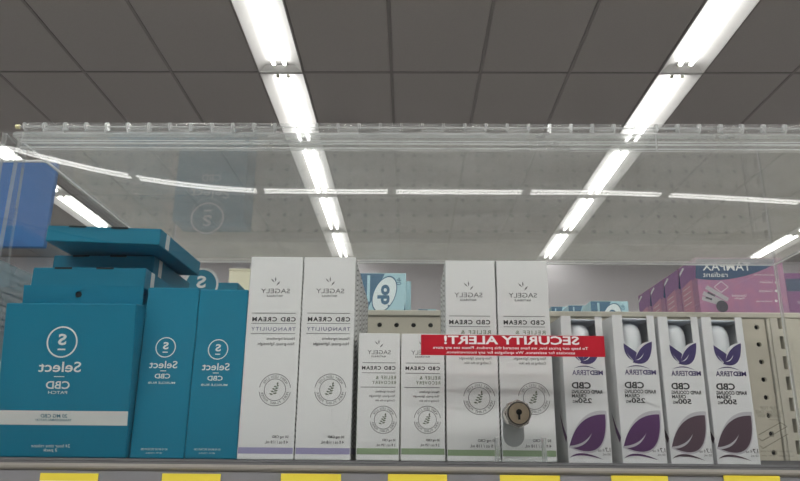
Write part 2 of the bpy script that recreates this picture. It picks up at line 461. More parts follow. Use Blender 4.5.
gpart('hole_shade_sheet', MB().box(xl, xr_, DB+.012, DB+.016, zb, zt), 'black')  # black sheet that puts the shade behind the holes
gpart('top_rail', MB().cbox(xl-.05, gx1+.35, DB-.003, DB+.03, zt+.0005, ZPT, c=.0015), 'beige2')
gpart('lower_panel', MB().box(xl, xr_, DB, DB+.012, .0, zb-.001), 'beige')
# slotted upright and panel edge strips on the right
ux = at(789, 400, Y=DB).x
gpart('panel_edge', MB().cbox(xr_+.001, xr_+.012, DB-.004, DB+.012, .12, zt, c=.001), 'beige2')
gpart('panel_edge', MB().cbox(xr_+.0135, ux-.0165, DB-.002, DB+.012, .12, zt, c=.001), 'beige2')
up = MB(); sp = .0327; sw = .0030; sl = .0105; uw = .015
zs = at(783, 343, Y=DB).z+sp
zz_ = zt
for k in range(8):
    z = zs-sp*k
    a, b_ = z-sl, z+sl
    up.box(ux-uw, ux+uw, DB-.006, DB+.006, b_, min(zz_, zt)) if b_ < zt else None
    if b_ < zt:
        up.box(ux-uw, ux-sw, DB-.006, DB+.006, a, b_); up.box(ux+sw, ux+uw, DB-.006, DB+.006, a, b_)
    else: up.box(ux-uw, ux-sw, DB-.006, DB+.006, a, zt); up.box(ux+sw, ux+uw, DB-.006, DB+.006, a, zt)
    zz_ = a
up.box(ux-uw, ux+uw, DB-.006, DB+.006, .0, zz_)
gpart('slotted_upright', up, 'beige2')
gpart('slot_shade_sheet', MB().box(ux-.015, ux+.0155, DB+.0125, DB+.02, .0, zt), 'black')  # black sheet standing in for the dark inside the slots
gpart('panel_edge', MB().cbox(ux+.0165, ux+.035, DB-.002, DB+.012, .12, zt, c=.001), 'beige2')
gpart('side_panel', MB().box(ux+.036, ux+.34, DB, DB+.012, .12, zt), 'beige')
# shelf board, lip, price rail
SHX0, SHX1 = -.55, .78
YS = .588
gpart('shelf_board', MB().cbox(SHX0, SHX1, YS, DB-.008, Z0-.03, Z0, c=.0012), 'shelf', shelf)
zr1 = at(400, 466.2, Y=.572).z; zr2 = at(400, 473.2, Y=.566).z
gpart('shelf_lip', MB().cbox(SHX0, SHX1, .572, YS-.0005, zr1-.02, Z0-.0022, c=.0012), 'shelf', shelf)
gpart('price_rail', MB().cbox(SHX0, SHX1, .565, .5715, zr2, zr1, c=.0018), 'rail', shelf)
gpart('price_channel', MB().box(SHX0, SHX1, .5665, .5715, zr2-.045, zr2-.0004), 'channel', shelf)
gpart('channel_lip', MB().cbox(SHX0, SHX1, .5605, .5715, zr2-.049, zr2-.0455, c=.001), 'rail', shelf)
gpart('shelf_bracket', MB().box(SHX0, SHX0+.003, YS+.02, DB-.008, Z0-.09, Z0-.0305), 'beige2', shelf)
gpart('shelf_bracket', MB().box(ux-.002, ux+.001, YS+.02, DB-.008, Z0-.09, Z0-.0305), 'beige2', shelf)
# shelf on the far side of the unit that carries the stock seen over the rail
ZR = Z0+.205
gpart('shelf_board', MB().cbox(SHX0, 1.25, DB+.035, DB+1.05, ZR-.02, ZR, c=.001), 'beige2', rear)
for x in (-.45, .3, 1.15):
    gpart('rear_support', MB().box(x-.015, x+.015, DB+.1, DB+.13, 0, ZR-.0205), 'beige2', rear)
    gpart('rear_support', MB().box(x-.015, x+.015, DB+.9, DB+.93, 0, ZR-.0205), 'beige2', rear)

# price tags
tg = [(40, 98, 473), (162, 220.5, 473.5), (281, 341, 473.5), (388, 447, 474), (500, 560, 475), (611.5, 668, 475.5), (724, 780, 475.5)]
under = ['below the large teal patch carton', 'below the two tall teal cartons', 'below the tall white cartons with lilac stripes', 'below the short white cartons with green stripes', 'below the lock on the clear case', 'below the window carton beside the red sticker', 'below the rightmost window cartons']
for (a, b_, yy), u in zip(tg, under):
    p = at(a, yy, Y=.5645); q = at(b_, yy, Y=.5645)
    t = empty('price_tag', ((p.x+q.x)/2, .5662, zr2-.045)); hw = (q.x-p.x)/2
    top = p.z-(zr2-.045)
    MB().prism([(-hw, .001), (hw, .001), (hw, top-.0055), (-hw, top-.0055)], -.0008, -.0002).build('lower_panel', 'paper', t)
    MB().prism([(-hw, top-.0055), (hw, top-.0055), (hw, top), (-hw, top)], -.0009, -.0002).build('yellow_header', 'yellow', t)
    tag(t, 'yellow and white shelf price tag ' + u, 'price tag', 'yellow price tags on the shelf edge')

# ================================================================== the clear locking case
YD = .600; ZT = at(25, 131, Y=YD).z
CX0 = at(11, 131, Y=YD).x; HX0 = at(26, 131, Y=YD).x; YBK = at(600, 262, Z=ZT).y; CX1 = at(774, 263.5, Z=ZT).x
th = .004
case = empty('security_case', ((CX0+CX1)/2, (YD+YBK)/2, Z0))
tag(case, 'clear acrylic locking security case on the shelf, hinged along its top front edge', 'security case')
def cpart(name, mb, mats, par=None, closed=True):
    o = mb.build(name, mats, None, closed=closed)
    if par is None: o.parent = case; o.matrix_parent_inverse = Matrix.Translation(-case.location)
    else: o.parent = par; o.matrix_parent_inverse = (par.matrix_parent_inverse).inverted() @ Matrix.Translation(-case.location) if False else Matrix.Identity(4)
    return o
def spart(name, mb, mats, par, closed=True):      # sub-part given in world coordinates under a part whose own origin is the world origin
    o = mb.build(name, mats, None, closed=closed); o.parent = par; return o
AM = ['acr', 'acredge']; AT = ['acrtop', 'acredge']
cpart('top_panel', MB().box(CX0, CX1, YD+.004, YBK, ZT-th, ZT, 0, 1, 2), AT)
cpart('back_panel', MB().box(CX0, CX1, YBK-th, YBK, Z0+.0005, ZT-th-.0003, 0, 1, 1), AM)
cpart('side_panel', MB().box(CX0, CX0+th, YD+.013, YBK-th-.0003, Z0+.0005, ZT-th-.0003, 0, 1, 0), AM)
cpart('side_panel', MB().box(CX1-th, CX1, YD+.013, YBK-th-.0003, Z0+.0005, ZT-th-.0003, 0, 1, 0), AM)
def seam(p, q): return cpart('edge_seam', MB().cyl(p, q, .0008, 6), 'seam')
zs_ = ZT-th-.0012
seam((CX0+th, YBK-th-.0012, zs_), (CX1-th, YBK-th-.0012, zs_))
for xx_ in (CX0+th+.001, CX1-th-.001):
    seam((xx_, YBK-th-.0012, Z0+.001), (xx_, YBK-th-.0012, zs_-.001)); seam((xx_, YD+.015, zs_), (xx_, YBK-th-.003, zs_))
# the flap door: a thin sheet that is slightly warped towards its ends
def warp(x, z):
    a = 0
    if x < -.12: a = .031*((-.12-x)/.24)**1.7
    elif x > .16: a = -.0085*((x-.16)/.2)**1.4
    return max(-.012, min(.04, a))*(ZT-z)
DT = .003; door_top = ZT-.003
dm = MB(); nx, nz = 60, 10
dx0, dx1 = CX0-.006, CX1+.006
def dgrid(y):
    return [(dx0+(dx1-dx0)*i/nx, y+warp(dx0+(dx1-dx0)*i/nx, Z0+.001+(door_top-Z0-.001)*j/nz), Z0+.001+(door_top-Z0-.001)*j/nz) for j in range(nz+1) for i in range(nx+1)]
b0 = dgrid(YD-DT); b1 = dgrid(YD); nv = len(b0)
Q = [[j*(nx+1)+i, j*(nx+1)+i+1, (j+1)*(nx+1)+i+1, (j+1)*(nx+1)+i] for j in range(nz) for i in range(nx)]
per = [i for i in range(nx+1)]+[j*(nx+1)+nx for j in range(1, nz+1)]+[nz*(nx+1)+i for i in range(nx-1, -1, -1)]+[j*(nx+1) for j in range(nz-1, 0, -1)]
b_i = len(dm.v)
dm.add(b0+b1, Q, 0, True); 
for q in Q: dm.f.append([nv+i for i in q[::-1]]); dm.m.append(0); dm.smooth.append(True)
for i in range(len(per)):
    a, b_ = per[i], per[(i+1) % len(per)]
    dm.add([b0[a], b1[a], b1[b_], b0[b_]], [[0, 1, 2, 3]], 1)
door = cpart('door_panel', dm, AM)
for x0, x1 in ((dx0, dx0+.003), (dx1-.003, dx1)):
    r = MB().box(x0, x1, YD+.0003, YD+.036, Z0+.001, door_top, 0, 1, 0)
    r.v = [(x, y+warp((dx0 if x < 0 else dx1), z), z) for x, y, z in r.v]
    spart('door_return', r, AM, door)
# hinge: leaf strips and knuckles
hinge = cpart('hinge', MB().cyl((HX0-.004, YD-.004, ZT+.0025), (CX1+.004, YD-.004, ZT+.0025), .0010, 8), 'acredge')
MBt = MB().cyl((HX0-.0075, YD-.004, ZT+.0025), (HX0-.0042, YD-.004, ZT+.0025), .0022, 10)
spart('pin_tip', MBt, 'steelpin', hinge)
ky = YD-.004; kz = ZT+.0025
kp = at(421, 130, Y=YD).x-at(400, 130, Y=YD).x
def knuckle_mb(lug):
    k_ = MB().cyl((-kp/2+.0007, 0, 0), (kp/2-.0007, 0, 0), .0039, 12, caps=False)
    for s_ in (-1, 1): k_.cyl((s_*(kp/2-.0011), 0, 0), (s_*(kp/2-.0004), 0, 0), .0042, 12, m=1)
    if lug: k_.box(-kp/2+.0006, kp/2-.0006, -.0038, -.001, -.0068, -.0036, 0, 1, 1)
    return k_
kmb = knuckle_mb(False)
kmb2 = knuckle_mb(True)
kms = [kmb.mesh('knuckle', ['acrknuck', 'acredge']), kmb2.mesh('knuckle', ['acrknuck', 'acredge'])]
for k_ in kms: kmb.fix(k_)
x = HX0; i = 0
while x+kp < CX1:
    o = bpy.data.objects.new('knuckle', kms[i % 2]); COL.objects.link(o); o.parent = hinge; o.location = (x+kp/2, ky, kz); x += kp; i += 1
lz1 = ZT-.0035; lz0 = at(400, 150, Y=YD-.006).z
segs = [HX0, at(360, 140, Y=YD).x, at(654, 140, Y=YD).x, CX1]
for a, b_ in zip(segs[:-1], segs[1:]):
    spart('hinge_leaf', MB().box(a+.0004, b_-.0004, YD-DT-.0026, YD-DT-.0003, lz0, lz1, 0, 1, 1), ['acrhinge', 'acredge'], hinge)
    for dz_, rr in ((.0012, .0008), (.0058, .0009), (.0085, .0005)):
        spart('bright_line_ridge', MB().cyl((a+.0006, YD-DT-.0036, lz0+dz_), (b_-.0006, YD-DT-.0036, lz0+dz_), rr, 6), 'acredge', hinge)  # milky ridges added to draw bright refracted lines along the leaf
top_leaf = spart('hinge_leaf', MB().box(CX0, CX1, YD+.006, YD+.024, ZT+.0003, ZT+.0023, 0, 1, 2), ['acrhinge', 'acredge'], hinge)

# warning sticker on the door
S0 = at(421, 334.5, Y=YD-DT-.0006); S1 = at(605.5, 357, Y=YD-DT-.0006); sy = YD-DT-.0006
S0b = at(421, 355, Y=sy); S1b = at(605, 336, Y=sy)
stk = cpart('warning_sticker', MB().prism([(S0.x, S0b.z), (S1.x, S1.z), (S1.x, S1b.z), (S0.x, S0.z)], sy, sy+.0004), 'red')
stk['label'] = 'red warning sticker with mirror-written white lettering'
lt = MB()
def P(px, py): p = at(px, py, Y=sy); return p.x, p.z
a = P(444, 351); b_ = P(579, 351.5)
z0 = at(510, 344.6, Y=sy).z; z1 = at(510, 335.8, Y=sy).z
ptext(lt, 'SECURITY ALERT!', P(444, 340)[0], P(579, 340)[0], z0, z1, sy-.0003, bold=.025)
ptext(lt, 'To keep our prices low, we have secured this product. Please see any store', P(433, 348)[0], P(588, 348)[0], at(510, 350.2, Y=sy).z, at(510, 346.6, Y=sy).z, sy-.0003, bold=.012)
ptext(lt, 'associate for assistance. We apologize for any inconvenience.', P(446, 353)[0], P(575, 353)[0], at(510, 354.7, Y=sy).z, at(510, 351.2, Y=sy).z, sy-.0003, bold=.012)
spart('sticker_lettering', lt, 'stickw', stk, closed=False)

# cam lock
lc = at(518.5, 413.5, Y=YD-.012)
lock = cpart('cam_lock', MB().cyl((lc.x, YD-DT-.0004, lc.z), (lc.x, YD-DT-.008, lc.z), .0118, 8, smooth=False, r2=.0112).cyl((lc.x, YD-DT-.008, lc.z), (lc.x, YD-DT-.0095, lc.z), .0112, 8, smooth=False, r2=.0098), 'nickel')
lock['label'] = 'nickel cam lock with brass face'
yl = YD-DT-.0097
spart('lock_collar', MB().cyl((lc.x, yl, lc.z), (lc.x, yl-.0014, lc.z), .0102, 32, r2=.0098), 'nickel', lock)
spart('lock_ring', MB().cyl((lc.x, yl-.0015, lc.z), (lc.x, yl-.0017, lc.z), .0089, 32), 'black', lock)
spart('lock_face', MB().cyl((lc.x, yl-.0018, lc.z), (lc.x, yl-.0026, lc.z), .0083, 32), 'brass', lock)
kh = MB().cyl((lc.x, yl-.0027, lc.z+.001), (lc.x, yl-.0029, lc.z+.001), .0024, 16)
kh.box(lc.x-.0009, lc.x+.0009, yl-.0029, yl-.0027, lc.z-.0050, lc.z+.001)
spart('keyhole', kh, 'black', lock)
spart('lock_barrel', MB().cyl((lc.x-.002, YD+.0004, lc.z), (lc.x-.002, YD+.012, lc.z), .0088, 20), 'cam', lock)
cb = at(514, 447, Y=YD+.014)
cm = []
cw = .0088
for k in range(13):
    a = math.pi+math.pi*k/12; cm.append((cb.x+cw*math.cos(a), cb.z+cw+cw*math.sin(a)))
cm += [(lc.x+.0075, lc.z+.004), (lc.x-.0095, lc.z+.004)]
spart('cam', MB().prism(cm, YD+.0124, YD+.0144), 'cam', lock)
# clear catch block on the shelf behind the door edge
c0 = at(495, 437.5, Y=YD+.018); c1 = at(545, 437.5, Y=YD+.018)
catch = cpart('catch_block', MB().box(c0.x+.0028, c1.x-.0028, YD+.0165, YD+.0185, Z0+.0035, c0.z-.0012, 0, 1, 1), AM)
for (xa, xb, za, zb_) in ((c0.x, c0.x+.0025, Z0+.0005, c0.z), (c1.x-.0025, c1.x, Z0+.0005, c0.z), (c0.x+.0026, c1.x-.0026, Z0+.0005, Z0+.0033)):
    spart('catch_rib', MB().box(xa, xb, YD+.0125, YD+.0225, za, zb_), 'acredge', catch)
# printed label film on the left end panel
lb0 = at(-6, 258, X=CX0-.0065); lb1 = at(26, 276, X=CX0-.0065)
zlt = (lb0.z+lb1.z)/2
lab_x = CX0-.0004
film = cpart('label_film', MB().box(lab_x-.0002, lab_x, YD+.014, lb1.y, zlt-.09, zlt), 'paperfaint')
film['label'] = 'pale printed label film on the left end panel'
fl = MB()
for k in range(13):
    z = zlt-.008-.0062*k; e = lb1.y-.006-random.random()*.02
    fl.add([(lab_x-.0004, YD+.017, z), (lab_x-.0004, e, z), (lab_x-.0004, e, z-.0016), (lab_x-.0004, YD+.017, z-.0016)], [[0, 1, 2, 3]])
spart('fine_print', fl, 'ink3', film, closed=False)
# printed directions on the back panel
ip = MB(); yp = YBK-th-.0004
def PB(px, py): p = at(px, py, Y=yp); return p.x, p.z
def pbt(s, xa, xb, ya, yb, bold=0.0): 
    p = PB(xa, yb); q = PB(xb, ya); ptext(ip, s, p[0], q[0], p[1], q[1], yp, bold=bold)
pbt('FLIP TOP', 760.5, 776.5, 406.5, 409.5, .01); pbt('LOCKING CASE', 755.5, 782, 410.5, 413.5, .01); pbt('OPERATION', 758, 781, 414.3, 417.3, .01)
pbt('to open', 769, 778, 418.8, 421)
pbt('Turn key and lift the front panel', 761, 792, 450.2, 452.5); pbt('Lock again after use', 762, 793, 454.5, 457)
def seg(p, q, wd=.0006):
    p = Vector(p); q = Vector(q); n = (q-p).normalized(); n = Vector((-n.y, n.x))*wd
    ip.poly([p+n, q+n, q-n, p-n], yp)
for p, q in (((758.5, 435), (780.5, 422.5)), ((780.5, 422.5), (787, 426.5)), ((787, 426.5), (762, 441)), ((762, 441), (758.5, 438)), ((760, 445.5), (763, 448.5)), ((763, 448.5), (788, 434))):
    seg(PB(*p), PB(*q))
ipo = cpart('printed_directions', ip, 'etch', closed=False)

# ================================================================== products in the case
YP = .640
def xz(px, py, Y=YP): p = at(px, py, Y=Y); return p.x, p.z-Z0
class Face:
    """print area of a carton front: photo x and y of the front carton -> local x, z"""
    def __init__(s, x_top, y_top, x_bot, y_bot, w, h):
        s.xt, s.yt, s.xb, s.yb, s.w, s.h = x_top, y_top, x_bot, y_bot, w, h
        s.cx = (x_top[0]+x_bot[1])/2
        s.k0 = at(s.cx, y_bot, Y=YP).z; s.k1 = at(s.cx, y_top, Y=YP).z
    def z(s, py): return (at(s.cx, py, Y=YP).z-s.k0)/(s.k1-s.k0)*s.h
    def x(s, px, py):
        t = (py-s.yt)/(s.yb-s.yt); l = s.xt[0]+(s.xb[0]-s.xt[0])*t; r = s.xt[1]+(s.xb[1]-s.xt[1])*t
        return ((px-l)/(r-l)-.5)*s.w
    def text(s, mb, t, xa, xb, ya, yb, m=0, y=-.0003, **k):
        ym = (ya+yb)/2
        ptext(mb, t, s.x(xa, ym), s.x(xb, ym), s.z(yb), s.z(ya), y, m, **k)
    def rect(s, mb, xa, xb, ya, yb, m=0, y=-.0002):
        mb.add([(xa, y, s.z(yb)), (xb, y, s.z(yb)), (xb, y, s.z(ya)), (xa, y, s.z(ya))], [[0, 1, 2, 3]], m)
    def line(s, mb, xa, xb, yy, t=.0005, y=-.0003):
        z = s.z(yy); mb.add([(s.x(xa, yy), y, z-t/2), (s.x(xb, yy), y, z-t/2), (s.x(xb, yy), y, z+t/2), (s.x(xa, yy), y, z+t/2)], [[0, 1, 2, 3]])
def wh(x_top, y_top, x_bot, y_bot):
    a = at(x_bot[0], y_bot, Y=YP).x; b = at(x_bot[1], y_bot, Y=YP).x
    h = at((x_top[0]+x_top[1])/2, y_top, Y=YP).z-Z0
    return (a+b)/2, b-a, h

def select_emblem(r, fc, cx, cy, rad_px, sel, bar, cbd, par_name='emblem'):
    e = MB(); x = fc.x(cx, cy); z = fc.z(cy); k = fc.w/(fc.xb[1]-fc.xb[0])*1.03
    R = rad_px*k
    e.ring(x, z, R*.90, R, -.0003)
    ptext(e, 'S', x-R*.27, x+R*.27, z-R*.20, z+R*.52, -.0003, bold=.03)
    e.poly([(x-R*.25, z-R*.52), (x+R*.25, z-R*.52), (x+R*.25, z-R*.42), (x-R*.25, z-R*.42)], -.0003)
    e.build('emblem', 'print_w', r, closed=False)
    t = MB(); fc.text(t, 'Select', *sel, bold=.012); 
    fc.line(t, bar[0], bar[1], bar[2], .0007)
    fc.text(t, 'CBD', *cbd, bold=.02)
    return t
# --- teal patch carton (front one)
YP = .627
xt, yt, xb, yb = (6, 136.5), 302, (-6.5, 129), 457
LEAN = .13                                   # the front carton tips forward against the door
_l, _r = at(6, 302, Y=.6185), at(136.5, 302, Y=.6185)
pxc, pw, ph = (_l.x+_r.x)/2, _r.x-_l.x, (_l.z+_r.z)/2-Z0
pdep = .021
def make_patch():
    r = empty('patch_carton')
    fc = Face(xt, yt, xb, yb, pw, ph)
    MB().cbox(-pw/2, pw/2, 0, pdep, 0, ph, c=.0009).build('carton', 'teal', r)
    tabh = at(70, 287, Y=.637).z-Z0
    hole_z = at(77, 296, Y=.638).z-Z0; hx = fc.x(67.5, 302); hrad = .0032
    tb = MB(); pts_o = [(-pw/2+.004, ph+.0003), (pw/2-.002, ph+.0003), (pw/2-.002, tabh), (-pw/2+.004, tabh)]
    # hang tab with a round hole
    n = 16; ci = [(hx+hrad*math.cos(2*math.pi*i/n+math.pi*1.25), hole_z+hrad*math.sin(2*math.pi*i/n+math.pi*1.25)) for i in range(n)]
    for yy in (pdep-.0016, pdep-.0006):
        V = [(p[0], yy, p[1]) for p in pts_o]+[(p[0], yy, p[1]) for p in ci]
        Fs = []
        for q in range(4):
            for i in range(4): Fs.append([q, 4+(q*4+i+1) % n, 4+(q*4+i) % n])
            Fs.append([q, (q+1) % 4, 4+((q+1)*4) % n])
        tb.add(V, Fs)
    tb.build('hang_tab', 'teal', r, closed=False)
    MB().add([(hx-.0045, pdep-.0003, hole_z-.0045), (hx+.0045, pdep-.0003, hole_z-.0045), (hx+.0045, pdep-.0003, hole_z+.0045), (hx-.0045, pdep-.0003, hole_z+.0045)], [[0, 1, 2, 3]]).build('hang_hole', 'slot', r, closed=False)
    t = select_emblem(r, fc, 63, 340, 15.5, (40, 82.5, 359.5, 370), (55.5, 66, 374.5), (47.5, 71.5, 379, 387))
    fc.text(t, 'PATCH', 50, 69, 389, 392, bold=.01)
    t.build('brand_lettering', 'print_w', r, closed=False)
    b = MB(); fc.rect(b, -pw/2+.0008, pw/2-.0008, 409, 423.5); b.build('pale_band', 'band', r, closed=False)
    t = MB(); fc.text(t, '20 MG CBD', 43, 70, 412.3, 416, y=-.0005, bold=.012, shear=.15); fc.text(t, 'TRANSDERMAL PATCH', 38, 74, 417.2, 419.6, y=-.0005, bold=.01, shear=.15)
    t.build('band_lettering', 'tealink', r, closed=False)
    t = MB(); fc.text(t, '24 hour time release', 34, 73, 443, 446.5, shear=.15); fc.text(t, '2 pack', 46, 60.5, 447.5, 451.5, bold=.01, shear=.15)
    t.build('fine_print', 'print_w', r, closed=False)
    return r
patch = make_patch(); patch.location = (pxc, .6365, Z0); patch.rotation_euler.x = LEAN; YPP = .6425
tag(patch, 'large teal carton with hang tab and pale band, frontmost at the left', 'carton', 'teal patch cartons')
for k in range(1, 5):
    c = copy_tree(patch); c.location = (pxc+.003*k, YPP+(pdep+.002)*k, Z0); c.rotation_euler.x = 0; c.scale.z = 1.022; tab_z = Z0+1.022*(at(70, 287, Y=.637).z-Z0)
    tag(c, 'teal patch carton standing behind the large front one, %s back in its row' % ORD[k], 'carton', 'teal patch cartons')
YP = .640
# --- flat teal cartons lying on the standing ones
def flat_carton(x0, x1, y0, dep, z0, thk, label, rx=0, rz=0):
    r = empty('flat_carton', ((x0+x1)/2, y0, z0)); hw = (x1-x0)/2
    MB().cbox(-hw, hw, 0, dep, 0, thk, c=.0008).build('carton', 'teal', r)
    for a in (-.62, .12):
        MB().cbox(a*hw, a*hw+.017, -.0004, .004, thk-.0016, thk+.0003, c=.0001).build('tuck_slot', 'slot', r)
    b = MB(); e = .0003; ys, ye = dep*.12, dep*.20
    b.add([(hw+e, ys, .0006), (hw+e, ye, .0006), (hw+e, ye, thk-.0006), (hw+e, ys, thk-.0006)], [[0, 1, 2, 3]])
    b.build('pale_band', 'band', r, closed=False)
    r.rotation_euler = (0, rx, rz)
    return tag(r, label, 'carton', 'flat teal cartons on top of the stack')
tabtop = tab_z+.0004
X = lambda px, py, Y: at(px, py, Y=Y).x
flat_carton(X(33, 270, .658), X(146, 270, .658), .658, .122, tabtop, .0205, 'teal carton lying flat, lowest of the three stacked at the left')
flat_carton(X(53, 262, .698), X(154, 262, .698), .698, .122, tabtop+.0209, .0230, 'teal carton lying flat, middle of the three stacked at the left', rz=.0)
zt3 = tabtop+.0209+.0233
flat_carton(X(45, 236, .660), X(160.5, 236, .660), .660, .128, zt3+.0022, .0165, 'teal carton lying flat, topmost of the stack at the left', rx=.034, rz=-.02)

# --- teal muscle rub cartons
def make_rub(xt, yt, xb, yb, ec, label, first):
    cx, ww, hh = wh(xt, yt, xb, yb)
    r = empty('rub_carton', (cx, YP, Z0)); fc = Face(xt, yt, xb, yb, ww, hh)
    MB().cbox(-ww/2+.0002, ww/2-.0002, 0, .046, 0, hh, c=.0008).build('carton', 'teal', r)
    x, y = ec
    t = select_emblem(r, fc, x, y, 10.3, (x-16, x+12, y+13.5, y+20.8), (x-5, x+1, y+23.4), (x-10.5, x+5, y+26.2, y+31))
    fc.text(t, 'MUSCLE RUB', x-17, x+10, y+34.2, y+36.3, bold=.01)
    t.build('brand_lettering', 'print_w', r, closed=False)
    t = MB(); fc.text(t, '100 MG BROAD SPECTRUM CBD', x-23, x+3.5, 447.3, 449.2); fc.text(t, 'NET WT. 1.7 OZ (50 G)', x-18, x-2, 451.3, 453.2)
    t.build('fine_print', 'print_w', r, closed=False)
    return tag(r, label, 'carton', 'tall teal cartons')
ra = make_rub((145.5, 197), 287.5, (128.5, 184), 457.5, (164, 347), 'tall teal carton beside the large patch carton', True)
rb = make_rub((197, 248), 289.5, (184, 236.5), 457.8, (217, 349), 'tall teal carton beside the tall white cartons', False)
for src, lab in ((ra, 'left'), (rb, 'right')):
    c = copy_tree(src); c.location = (src.location.x+(.002 if lab == 'left' else .0), YP+.05, Z0)
    tag(c, 'tall teal carton hidden behind the %s front one' % lab, 'carton', 'tall teal cartons')

# --- teal display card with a round header at the back of the case
YDC = 1.0
dc = at(201.5, 285, Y=YDC)
disp = empty('display_card', (dc.x, YDC, Z0)); zc = dc.z-Z0; dw = .054; zr = zc+.004
tag(disp, 'teal display carton with round emblem header standing at the back of the case', 'display')
MB().cbox(-dw, dw, 0, .055, 0, zr, c=.001).build('carton', 'tealdk', disp)
n = 28; Rr = .0255
MB().prism([(Rr*math.cos(2*math.pi*i/n), zc+Rr*math.sin(2*math.pi*i/n)) for i in range(n)], -.002, -.0004).build('round_header', 'tealdk', disp)
e = MB().ring(0, zc, Rr*.88, Rr*1.0, -.0025)
ptext(e, 'S', -Rr*.27, Rr*.27, zc-Rr*.2, zc+Rr*.52, -.0025, bold=.03)
e.poly([(-Rr*.25, zc-Rr*.52), (Rr*.25, zc-Rr*.52), (Rr*.25, zc-Rr*.42), (-Rr*.25, zc-Rr*.42)], -.0025)
e.build('emblem', 'print_w', disp, closed=False)
t = MB(); ptext(t, 'Select', -.03, .03, zc-.048, zc-.032, -.0004, bold=.012); ptext(t, 'CBD', -.015, .015, zc-.072, zc-.06, -.0004, bold=.02)
t.build('brand_lettering', 'print_w', disp, closed=False)

# --- white cream cartons
def sprig(mb, x, z, s, y=-.0003):
    def stroke(p, q, wd):
        p = Vector(p); q = Vector(q); d = (q-p).normalized(); nn = Vector((-d.y, d.x))*wd; md = (p+q)/2
        mb.poly([p, md+nn, q, md-nn], y)
    stroke((x, z-.1*s), (x, z+.5*s), .07*s); stroke((x+.12*s, z-.5*s), (x+.52*s, z+.0*s), .08*s); stroke((x-.08*s, z-.15*s), (x-.5*s, z+.3*s), .07*s)
def seal(r, fc, cx, cy, rp):
    k = fc.w/(fc.xb[1]-fc.xb[0])*1.02; x = fc.x(cx, cy); z = fc.z(cy); R = rp*k
    s_ = MB()
    s_.ring(x, z, R*.965, R, -.0003, n=36, a0=math.radians(8), a1=math.radians(172))
    s_.ring(x, z, R*.965, R, -.0003, n=36, a0=math.radians(188), a1=math.radians(352))
    s_.ring(x, z, R*.655, R*.69, -.0003, n=36)
    arc_text(s_, 'WORRY LESS LIFE', x, z, R*.82, R*.15, math.radians(32), math.radians(148), -.0003, top=True)
    arc_text(s_, 'MORE PLANT POWER', x, z, R*.82, R*.15, math.radians(-15), math.radians(-165), -.0003, top=False)
    so = s_.build('seal', 'ink2', r, closed=False)
    g = MB()
    def leaf(a, L, w, ox=0, oz=0):
        d = Vector((math.cos(a), math.sin(a))); nn = Vector((-d.y, d.x)); p = Vector((x+ox*R, z+oz*R))
        g.poly([p, p+d*L*R*.5+nn*w*R, p+d*L*R, p+d*L*R*.5-nn*w*R], -.0003)
    leaf(math.radians(68), .95, .018, -.16, -.42)
    for q, (px_, pz_) in enumerate(((-.10, -.30), (-.04, -.14), (.02, .02), (.08, .18))):
        leaf(math.radians(165), .27-.03*q, .055, px_, pz_); leaf(math.radians(15), .27-.03*q, .055, px_, pz_+.05)
    leaf(math.radians(75), .22, .06, .12, .28)
    g.build('seal_sprig', 'leafgreen', so, closed=False)
def cream_carton(xt, yt, xb, yb, rows, stripe, stripe_y, label, group, dep=.0505):
    cx, ww, hh = wh(xt, yt, xb, yb)
    r = empty('cream_carton', (cx, YP, Z0)); fc = Face(xt, yt, xb, yb, ww, hh)
    b = MB().cbox(-ww/2+.0002, ww/2-.0002, 0, dep, 0, hh, c=.0006)
    me_o = b.build('carton', ['white', 'hatch'], r)
    for p in me_o.data.polygons:
        if abs(p.normal.x) > .9: p.material_index = 1
    l0 = xt[0]; wpx = (xt[1]-xt[0])
    for kind, m_, items in rows(fc):
        t = MB()
        for it in items:
            if it[0] == 'L': fc.line(t, it[1], it[2], it[3], it[4] if len(it) > 4 else .0005)
            elif it[0] == 'S': sprig(t, fc.x(it[1], it[2]), fc.z(it[2]), it[3])
            else: fc.text(t, it[1], it[2], it[3], it[4], it[5], bold=it[6] if len(it) > 6 else 0, space=it[7] if len(it) > 7 else 1, shear=it[8] if len(it) > 8 else 0)
        t.build(kind, m_, r, closed=False)
    s_ = MB(); fc.rect(s_, -ww/2+.0009, ww/2-.0009, stripe_y[0], stripe_y[1]); s_.build('stripe', stripe, r, closed=False)
    for sx in (-1, 1):
        ss = MB(); xx = sx*(ww/2+.0001)
        ss.add([(xx, .001, fc.z(stripe_y[1])), (xx, dep-.001, fc.z(stripe_y[1])), (xx, dep-.001, fc.z(stripe_y[0])), (xx, .001, fc.z(stripe_y[0]))], [[0, 1, 2, 3]])
        ss.build('stripe', stripe, r, closed=False)
    seal(r, fc, *rows.seal)
    return tag(r, label, 'carton', group)
